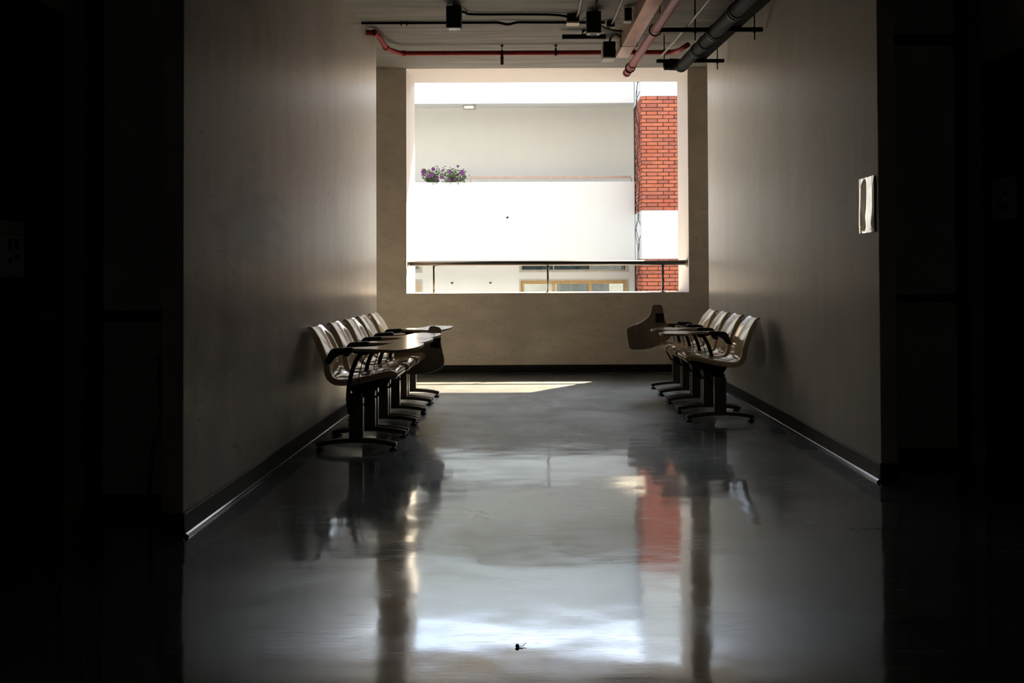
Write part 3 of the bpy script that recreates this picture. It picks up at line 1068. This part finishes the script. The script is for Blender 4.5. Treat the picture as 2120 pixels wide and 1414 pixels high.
def make_chair():
    root = thing('tablet_chair', 'chair', 'chair')
    sh = make_shell().build('seat_shell', M_PLASTIC, root)
    md = sh.modifiers.new('thick', 'SOLIDIFY')
    md.thickness = 0.007
    md.offset = -1
    sb = sh.modifiers.new('smooth', 'SUBSURF')
    sb.levels = 1
    sb.render_levels = 1
    # pedestals
    for s in (-1, 1):
        y = s * 0.228
        pd = MB().box(-0.046, 0.046, y - 0.026, y + 0.026, 0.052, 0.345).build('pedestal', M_PED, root, bevel=0.006)
        MB().box(-0.036, 0.036, y - 0.020, y + 0.020, 0.345, 0.372).build('inner_post', M_BLACK, pd, bevel=0.003)
        arch = [(-0.262, 0, 0.036), (-0.20, 0, 0.049), (-0.12, 0, 0.059), (-0.05, 0, 0.063), (0.05, 0, 0.063), (0.12, 0, 0.059), (0.20, 0, 0.049), (0.262, 0, 0.036)]
        fb = MB().sweep([(a, y, c_) for a, b, c_ in arch], 0.046, 0.030).build('foot_bar', M_PED, pd, bevel=0.006)
        for fx in (-0.240, 0.240):
            MB().lathe([(0.024, 0.0), (0.026, 0.004), (0.022, 0.011), (0.008, 0.014), (0.008, 0.034)], (fx, y, 0), 14).build('foot_pad', M_BLACKP, pd)
    # cross beam and seat carrier
    MB().box(-0.030, 0.030, -0.210, 0.210, 0.352, 0.392).build('cross_beam', M_BLACK, root, bevel=0.004)
    for s in (-1, 1):
        MB().prism([(-0.09, 0.436), (0.195, 0.474), (0.185, 0.455), (0.035, 0.345), (-0.035, 0.345), (-0.09, 0.42)], 'y', s * 0.12 - 0.004, s * 0.12 + 0.004).build('seat_bracket', M_BLACK, root)
        MB().prism([(0.15, 0.462), (0.165, 0.462), (0.065, 0.285), (0.046, 0.285), (0.046, 0.30), (0.056, 0.30)], 'y', s * 0.20 - 0.004, s * 0.20 + 0.004).build('diagonal_stay', M_BLACK, root)
    # arm
    ya = -0.262
    pad = catmull([(-0.008, 0.672), (-0.07, 0.673), (-0.135, 0.669), (-0.158, 0.658), (-0.178, 0.625), (-0.192, 0.590), (-0.180, 0.570), (-0.158, 0.568), (-0.140, 0.592), (-0.112, 0.618), (-0.07, 0.632), (-0.015, 0.640)], 3, True)
    MB().prism(pad, 'y', ya - 0.026, ya + 0.026).build('armrest', M_BLACKP, root, bevel=0.006)
    MB().tube([(-0.175, ya, 0.583), (-0.178, -0.195, 0.575)], 0.010, 10).build('armrest_bolt', M_BLACK, root)
    post = catmull([(0.085, ya, 0.640), (0.040, ya, 0.632), (0.010, ya, 0.595), (-0.018, ya, 0.530), (-0.036, ya, 0.460), (-0.046, ya, 0.380), (-0.046, ya, 0.310), (-0.036, ya, 0.250)], 4)
    MB().sweep(post, 0.014, 0.028).build('arm_post', M_BLACK, root, bevel=0.003)
    MB().box(-0.050, -0.015, ya - 0.006, -0.250, 0.240, 0.300).build('post_bracket', M_BLACK, root, bevel=0.003)
    rod = catmull([(0.075, ya + 0.018, 0.640), (0.045, ya + 0.018, 0.58), (0.022, ya + 0.018, 0.50), (0.012, ya + 0.018, 0.42), (0.012, -0.235, 0.36)], 4)
    MB().tube(rod, 0.0035, 6).build('support_rod', M_BLACK, root)
    MB().box(-0.012, 0.045, ya - 0.024, ya + 0.030, 0.636, 0.650).build('hinge_plate', M_BLACK, root, bevel=0.003)
    # writing tablet: laminate board with pale edge; underside ribs
    tb = MB().prism(TAB, 'z', 0.0, 0.019).build('tablet', M_TABLET, root, bevel=0.003)
    tb.data.materials.append(M_EDGE)
    for pl in tb.data.polygons:
        if abs(pl.normal.z) < 0.5:
            pl.material_index = 1
    MB().box(0.085, 0.175, -0.03, 0.05, -0.012, -0.0005).build('hinge_block', M_BLACKP, tb, bevel=0.002)
    return root


def pose_tablet(root, mode, tilt=0.0):
    tb = [o for o in bpy.data.objects if o.parent == root and o.name.startswith('tablet')][0]
    if mode == 'flat':
        mtx = Matrix(((1, 0, 0, -0.012), (0, 1, 0, -0.300), (0, 0, 1, 0.651), (0, 0, 0, 1))) @ Matrix.Rotation(R(tilt), 4, 'X')
    elif mode == 'up':        # swung on edge, neck up, board forward
        mtx = Matrix(((0, 1, 0, 0.235), (0, 0, -1, -0.290), (-1, 0, 0, 0.863), (0, 0, 0, 1)))
    else:                     # swung down beside the seat
        mtx = Matrix(((0, -1, 0, 0.385), (0, 0, 1, -0.309), (-1, 0, 0, 0.715), (0, 0, 0, 1)))
        mtx = mtx @ Matrix.Rotation(R(12), 4, 'Z')
    tb.matrix_basis = mtx


proto = make_chair()
PITCHC = 0.545
names_l = ['nearest the camera in the left row', 'second in the left row from the camera', 'third in the left row, in its middle',
           'fourth in the left row, writing tablet hanging down', 'last in the left row beside the end wall']
names_r = ['nearest the camera in the right row', 'second in the right row from the camera', 'third in the right row, writing tablet tipped on edge',
           'last in the right row beside the end wall']
rj = random.Random(3)
first = True
for side, labs in (('l', names_l), ('r', names_r)):
    for i, lb in enumerate(labs):
        if first:
            ch, first = proto, False
        else:
            ch = copy_tree(proto)
        if side == 'l':
            ch.location = (-1.158 + rj.uniform(-0.006, 0.012), 5.87 + 0.228 + i * PITCHC, 0)
            ch.rotation_euler = (0, 0, R(rj.uniform(-1.0, 1.0)))
            mode = 'down' if i == 3 else 'flat'
        else:
            ch.location = (1.462 - rj.uniform(-0.005, 0.012), 6.96 + 0.228 + i * PITCHC, 0)
            ch.rotation_euler = (0, 0, PI + R(rj.uniform(-1.0, 1.0)))
            mode = 'up' if i == 2 else 'flat'
        tag(ch, 'beige plastic tablet-arm chair, ' + lb, 'chair', 'tablet-arm chairs along the %s wall' % ('left' if side == 'l' else 'right'))
        pose_tablet(ch, mode, 2.5 if side == 'l' else 0.0)

# ---------------------------------------------------------------- across the courtyard
YP, YC, YB, YLW = 19.1, 18.0, 20.9, 19.75     # parapet, pillar front, recess wall, lower wall


def px_at(px, Y):
    return (px - 1103) * Y / F


def pz_at(py, Y):
    return EYE + (576 - py) * Y / F


struct(MB().box(-40, 40, YO + 0.03, 60, -4.4, -4.2).build('courtyard_ground', M_GROUND))
bl = thing('building', 'white rendered building with balcony and red brick pillar across the courtyard', 'building', (0, YP, -4.2))
bl_inv = Matrix.Translation((0, -YP, 4.2))


def bpart(mb, name, mat, parent=bl, bevel=0.0, label=None):
    o = mb.build(name, mat, None, bevel, label=label)
    o.parent = parent
    if parent is bl:
        o.matrix_parent_inverse = bl_inv
    return o


BX0, BX1 = -13.0, 13.0
PT, PB, BB = pz_at(376, YP), pz_at(540, YP), pz_at(213, YP)
bpart(MB().box(BX0, 2.19, YP, YP + 0.15, PB, PT), 'balcony_parapet', M_FACADE, bevel=0.01)
bpart(MB().box(BX0, BX1, YP + 0.15, YB, PB + 0.02, PB + 0.3), 'balcony_slab', M_RECESS)
bpart(MB().box(BX0, 2.19, YP, YP + 0.25, BB, 6.22), 'upper_beam', M_FACADE, bevel=0.01)
bpart(MB().box(BX0, BX1, YB, YB + 0.3, PB, 6.0), 'recessed_wall', M_RECESS)
bpart(MB().box(BX0, BX1, YP + 0.25, YB, BB + 0.25, BB + 0.5), 'balcony_ceiling', M_RECESS)
bpart(MB().box(BX0, BX1, YP + 0.1, YB + 8, 6.0, 6.2), 'roof', M_FACADE)
bpart(MB().box(4.2, BX1, YP + 0.02, YP + 0.3, -4.2, 6.22), 'side_wall', M_FACADE)
# lower storey wall with openings cut as separate blocks
wx = [BX0, px_at(800, YLW), px_at(871, YLW), px_at(1078, YLW), px_at(1297, YLW), BX1]
z_up0, z_dn1 = pz_at(560.5, YLW), pz_at(581, YLW)
mb = MB()
for a, b in ((0, 1), (2, 3), (4, 5)):
    mb.box(wx[a], wx[b], YLW, YLW + 0.25, -4.2, PB + 0.1)
for a, b in ((1, 2), (3, 4)):
    mb.box(wx[a], wx[b], YLW, YLW + 0.25, z_dn1, z_up0)
    mb.box(wx[a], wx[b], YLW, YLW + 0.25, -4.2, -0.6)
    mb.box(wx[a], wx[b], YLW + 0.9, YLW + 1.0, -0.6, PB + 0.1)
bpart(mb, 'lower_wall', M_RECESS)


def window(x0, x1, z0, z1, mull, frame, t, name='window', curtain=True, solid=False):
    y0 = YLW + 0.03
    fr = MB()
    fr.box(x0, x0 + t, y0, y0 + 0.06, z0, z1)
    fr.box(x1 - t, x1, y0, y0 + 0.06, z0, z1)
    fr.box(x0 + t, x1 - t, y0, y0 + 0.06, z1 - t, z1)
    fr.box(x0 + t, x1 - t, y0, y0 + 0.06, z0, z0 + t)
    for q in mull:
        fr.box(q - t * 0.45, q + t * 0.45, y0 - 0.01, y0 + 0.05, z0 + t, z1 - t)
    wd = bpart(fr, name, frame)
    xs = [x0 + t] + list(mull) + [x1 - t]
    for i, (a, b) in enumerate(zip(xs, xs[1:])):
        pn = MB().box(a + (0.45 * t if i else 0), b - (0.45 * t if i < len(xs) - 2 else 0), y0 + 0.02, y0 + 0.028, z0 + t, z1 - t).build('panel' if solid else 'pane', M_PANEL if solid else M_GLASS)
        pn.parent = wd
        pn.matrix_parent_inverse = wd.matrix_world.inverted() if False else Matrix.Translation((0, 0, 0))
    if curtain:
        n = 90
        vs_, fs = [], []
        ca, cb = curtain if isinstance(curtain, tuple) else (x0, x1)
        for i in range(n + 1):
            x = ca + (cb - ca) * i / n
            y = y0 + 0.14 + 0.025 * math.sin(i * 1.1)
            vs_ += [(x, y, z0), (x, y, z1), (x, y + 0.004, z0), (x, y + 0.004, z1)]
        for i in range(n):
            a = 4 * i
            fs += [(a, a + 4, a + 5, a + 1), (a + 3, a + 7, a + 6, a + 2)]
        cu = MB().add(vs_, fs, True).build('curtain', M_CURTAIN)
        cu.parent = wd
    return wd


xa, xb = px_at(1078, YLW), px_at(1297, YLW)
window(xa, xb, z_up0, PB + 0.1, [px_at(1146, YLW), px_at(1222, YLW)], M_ALU, 0.025)
window(xa - 0.0, xb, -0.6, z_dn1, [px_at(1146, YLW), px_at(1222, YLW)], M_WOOD, 0.075, curtain=(px_at(1153, YLW), px_at(1262, YLW)))
window(wx[1], wx[2], z_up0, PB + 0.1, [px_at(855, YLW)], M_ALU, 0.05)
window(wx[1], wx[2], -0.6, z_dn1, [], M_ALU, 0.045, name='panel_door', curtain=False, solid=True)
# projecting frames of render round the windows
for (a, b, z0, z1) in ((xa, xb, z_up0, PB), (xa, xb, -0.6, z_dn1), (wx[1], wx[2], z_up0, PB), (wx[1], wx[2], -0.6, z_dn1)):
    mb = MB()
    q = 0.035
    mb.box(a - q, a, YLW - 0.015, YLW + 0.02, z0, z1)
    mb.box(b, b + q, YLW - 0.015, YLW + 0.02, z0, z1)
    if z0 < 0:
        mb.box(a - q, b + q, YLW - 0.015, YLW + 0.02, z1, z1 + q)
    else:
        mb.box(a - q, b + q, YLW - 0.015, YLW + 0.02, z0 - q, z0)
    bpart(mb, 'window_surround', M_ALU)
# drain spouts
for px, py, Y in ((1051, 450, YP), (936, 585, YLW), (1015, 585, YLW)):
    X, Z = px_at(px, Y), pz_at(py, Y)
    bpart(MB().tube([(X, Y - 0.03, Z), (X, Y + 0.02, Z)], 0.022, 12), 'drain_spout', M_CABLE)
# dark drip line under the parapet
bpart(MB().box(BX0, 2.19, YP - 0.02, YP + 0.16, PB - 0.014, PB), 'drip_edge', M_ALU)

# brick pillar: white bands and separate bricks
CX0, CX1 = px_at(1329, YC), px_at(1329, YC) + 1.125
zb0, zb1 = pz_at(436.5, YC), pz_at(198.5, YC)
zl1 = pz_at(537, YC)
pil = bpart(MB().box(CX0 + 0.012, CX1, YC + 0.012, YP + 0.3, -4.2, zl1).box(CX0 + 0.012, CX1, YC + 0.012, YP + 0.3, zb0, zb1), 'brick_pillar', M_MORTAR, label='red brick pillar banded with white render')
for za, zb in ((zl1, zb0), (zb1, 6.3)):
    MB().box(CX0, CX1, YC, YP + 0.3, za, zb).build('render_band', M_FACADE, pil)
CH, BLN, JT = (zb1 - zb0) / 30, 0.225, 0.015


def brick_mesh(L, D, H):
    return MB().box(0, L, 0, D, 0, H).mesh('brick', M_BRICK)


BF = brick_mesh(BLN - JT, 0.03, CH - JT)
BH = brick_mesh(BLN / 2 - JT, 0.03, CH - JT)
SF = brick_mesh(0.03, BLN - JT, CH - JT)
SH = brick_mesh(0.03, BLN / 2 - JT, CH - JT)
rb = random.Random(11)


def put_brick(me, x, y, z):
    o = bpy.data.objects.new('brick', me)
    C.objects.link(o)
    o.parent = pil
    o.location = (x + rb.uniform(-0.002, 0.002), y + rb.uniform(-0.003, 0.002), z)


rest = MB()
for base, n, low in ((zb0, 30, False), (zl1 - 12 * CH, 12, True)):
    for c_ in range(n):
        z = base + c_ * CH + JT / 2
        odd = c_ % 2
        x = CX0 + 0.0
        # front
        if odd:
            put_brick(BH, x, YC, z)
            x += BLN / 2
        while x + BLN <= CX0 + 0.93:
            put_brick(BF, x + (JT if x == CX0 else 0), YC, z)
            x += BLN
        # side
        y = YC + 0.035
        if not odd:
            (rest.box(CX0, CX0 + 0.03, y, y + BLN / 2 - JT, z, z + CH - JT) if low else put_brick(SH, CX0 - 0.001, y, z))
            y += BLN / 2
        while y + BLN <= YP - 0.0:
            (rest.box(CX0, CX0 + 0.03, y, y + BLN - JT, z, z + CH - JT) if low else put_brick(SF, CX0 - 0.001, y, z))
            y += BLN
rs_ = rest.build('side_bricks', M_BRICK)
rs_.parent = pil
rs_['kind'] = 'stuff'

# cables down the pillar
cbl = thing('cable_bundle', 'thin black cables hanging down the side of the brick pillar', 'cable', (CX0, YC + 0.3, 0))
for k_, (dx, ph) in enumerate(((0.0, 0.0), (0.02, 1.7), (-0.02, 3.4))):
    pts = []
    z = 5.6
    xm, ym = CX0 - 0.02, YC + 0.30
    while z > -1.0:
        wob = 0.03 * math.sin(z * (5.1 + k_) + ph) + 0.02 * math.sin(z * 11 + ph * 2)
        pts.append((-0.05 + wob * 1.1 + dx, wob * 2.0 - 0.12, z))
        z -= 0.09
    MB().tube(pts, 0.006, 6).build('cable', M_CABLE, cbl)

# balcony handrail, light
hz = pz_at(366, YP)
t = thing('balcony_handrail', 'pale pink handrail above the white balcony parapet', 'railing', (0, YP + 0.07, PT))
MB().box(px_at(973, YP), 2.12, -0.02, 0.02, hz - PT - 0.026, hz - PT + 0.022).build('top_rail', M_PINK, t, bevel=0.005)
for px in (974, 1143, 1309):
    X = px_at(px, YP)
    MB().box(X - 0.014, X + 0.014, -0.014, 0.014, -0.003, hz - PT - 0.026).build('post', M_PINK, t)
Y = YP + 0.12
t = thing('wall_lamp', 'small white box lamp under the beam of the balcony', 'lamp', (px_at(973, Y), Y + 0.05, BB))
MB().box(-0.14, 0.14, -0.04, 0.04, -0.09, -0.004).build('housing', M_LAMPBOX, t, bevel=0.006)
MB().box(-0.115, 0.085, -0.046, -0.039, -0.08, -0.018).build('diffuser', M_FACADE, t, bevel=0.003)
MB().box(-0.02, 0.02, -0.02, 0.02, -0.006, 0.0).build('mount', M_ALU, t)


# ---------------------------------------------------------------- flowers on the parapet
def flower_plant(X, width, height, nfl, seed, label, flowers):
    rf = random.Random(seed)
    root = thing('flowering_plant', label, 'plant', (X, YP + 0.06, PT))
    lv = MB()
    stm = MB()
    for _ in range(34):
        x0 = rf.uniform(-0.35, 0.35) * width
        tip = Vector((rf.uniform(-0.5, 0.5) * width, rf.uniform(-0.12, 0.08), rf.uniform(0.15, 0.9) * height))
        mid = Vector((x0 * 0.5 + tip.x * 0.5, tip.y * 0.4, tip.z * 0.6))
        pts = catmull([(x0, 0, 0), tuple(mid), tuple(tip)], 4)
        stm.tube(pts, 0.0035, 5)
        for _q in range(15):
            a = Vector(pts[rf.randrange(1, len(pts))])
            c_ = a + Vector((rf.gauss(0, 0.03), rf.gauss(0, 0.03), rf.gauss(0, 0.025)))
            if c_.z < 0.0 and c_.y > -0.08:
                c_.z = abs(c_.z)
            L, W_ = rf.uniform(0.035, 0.06), rf.uniform(0.012, 0.020)
            d = Vector((rf.gauss(0, 1), rf.gauss(0, 1) - 0.4, rf.gauss(0, 0.7))).normalized()
            s = d.cross(Vector((rf.gauss(0, 1), rf.gauss(0, 1), 1))).normalized()
            n_ = s.cross(d) * 0.006
            lv.add([c_, c_ + d * L * 0.5 + s * W_ + n_, c_ + d * L, c_ + d * L * 0.5 - s * W_ + n_], [(0, 1, 2), (0, 2, 3)])
    # trailing bits over the edge
    for _ in range(2):
        x0 = rf.uniform(-0.2, 0.45) * width
        pts = catmull([(x0, 0, 0.02), (x0 + 0.02, -0.10, 0.03), (x0 + 0.03, -0.12, -0.04 - 0.03 * rf.random())], 4)
        stm.tube(pts, 0.003, 5)
        for a in pts[4:]:
            a = Vector(a)
            d = Vector((rf.gauss(0, 1), -0.6, rf.gauss(0, 0.6))).normalized()
            s = d.cross(Vector((0, 0.3, 1))).normalized()
            lv.add([a, a + d * 0.02 + s * 0.012, a + d * 0.042, a + d * 0.02 - s * 0.012], [(0, 1, 2), (0, 2, 3)])
    stm.build('stems', M_STEM, root)
    lo = lv.build('foliage', M_LEAF, root)
    lo['kind'] = 'stuff'
    for (fx, fz, r_) in flowers:
        fl = MB()
        c0 = Vector((0, 0, 0))
        for kk in range(6):
            a0 = kk * PI / 3 + rf.uniform(-0.2, 0.2)
            dr = Vector((math.cos(a0), 0, math.sin(a0)))
            sd_ = Vector((-math.sin(a0), 0, math.cos(a0)))
            y1 = rf.uniform(-0.5, 0.2) * r_
            fl.add([c0 + Vector((0, 0.3 * r_, 0)), dr * r_ * 0.6 + sd_ * r_ * 0.42 + Vector((0, y1 * 0.4, 0)), dr * r_ + Vector((0, y1, 0)), dr * r_ * 0.6 - sd_ * r_ * 0.42 + Vector((0, y1 * 0.3, 0))],
                   [(0, 1, 2, 3)])
        o = fl.build('flower', M_PETAL, root)
        o.location = (fx, -0.10 + rf.uniform(-0.03, 0.03), fz)


def fpos(pts, X):
    return [(px_at(a, YP) - X, pz_at(b, YP) - PT, r_) for a, b, r_ in pts]


X1 = px_at(893, YP)
flower_plant(X1, 0.42, 0.32, 5, 1, 'purple flowering plant on the parapet, left of the two',
             fpos([(878, 354, 0.065), (877, 361, 0.04), (898, 349, 0.05), (895, 362, 0.06), (891, 364, 0.04), (903, 370, 0.045)], X1))
X2 = px_at(940, YP)
flower_plant(X2, 0.55, 0.34, 7, 2, 'purple flowering plant on the parapet, right of the two',
             fpos([(915, 366, 0.05), (918, 351, 0.03), (932, 354, 0.045), (949, 344, 0.035), (958, 357, 0.07), (930, 371, 0.045), (943, 369, 0.045), (960, 365, 0.03)], X2))

# ---------------------------------------------------------------- scrap on the floor
t = thing('floor_scrap', 'tiny dark crumpled scrap lying on the floor in front', 'debris', (-0.052, 2.731, 0.0))
mb = MB()
mb.lathe([(0.004, 0.001), (0.007, 0.003), (0.005, 0.008), (0.001, 0.010)], (0, 0, 0), 7)
mb.build('crumb', M_DEBRIS, t)
MB().tube([(0.004, 0, 0.0025), (0.018, 0.004, 0.003), (0.026, 0.012, 0.008)], 0.0011, 5).build('strand', M_DEBRIS, t)
MB().tube([(0.0, -0.002, 0.0015), (0.016, -0.010, 0.0012)], 0.001, 5).build('strand', M_DEBRIS, t)
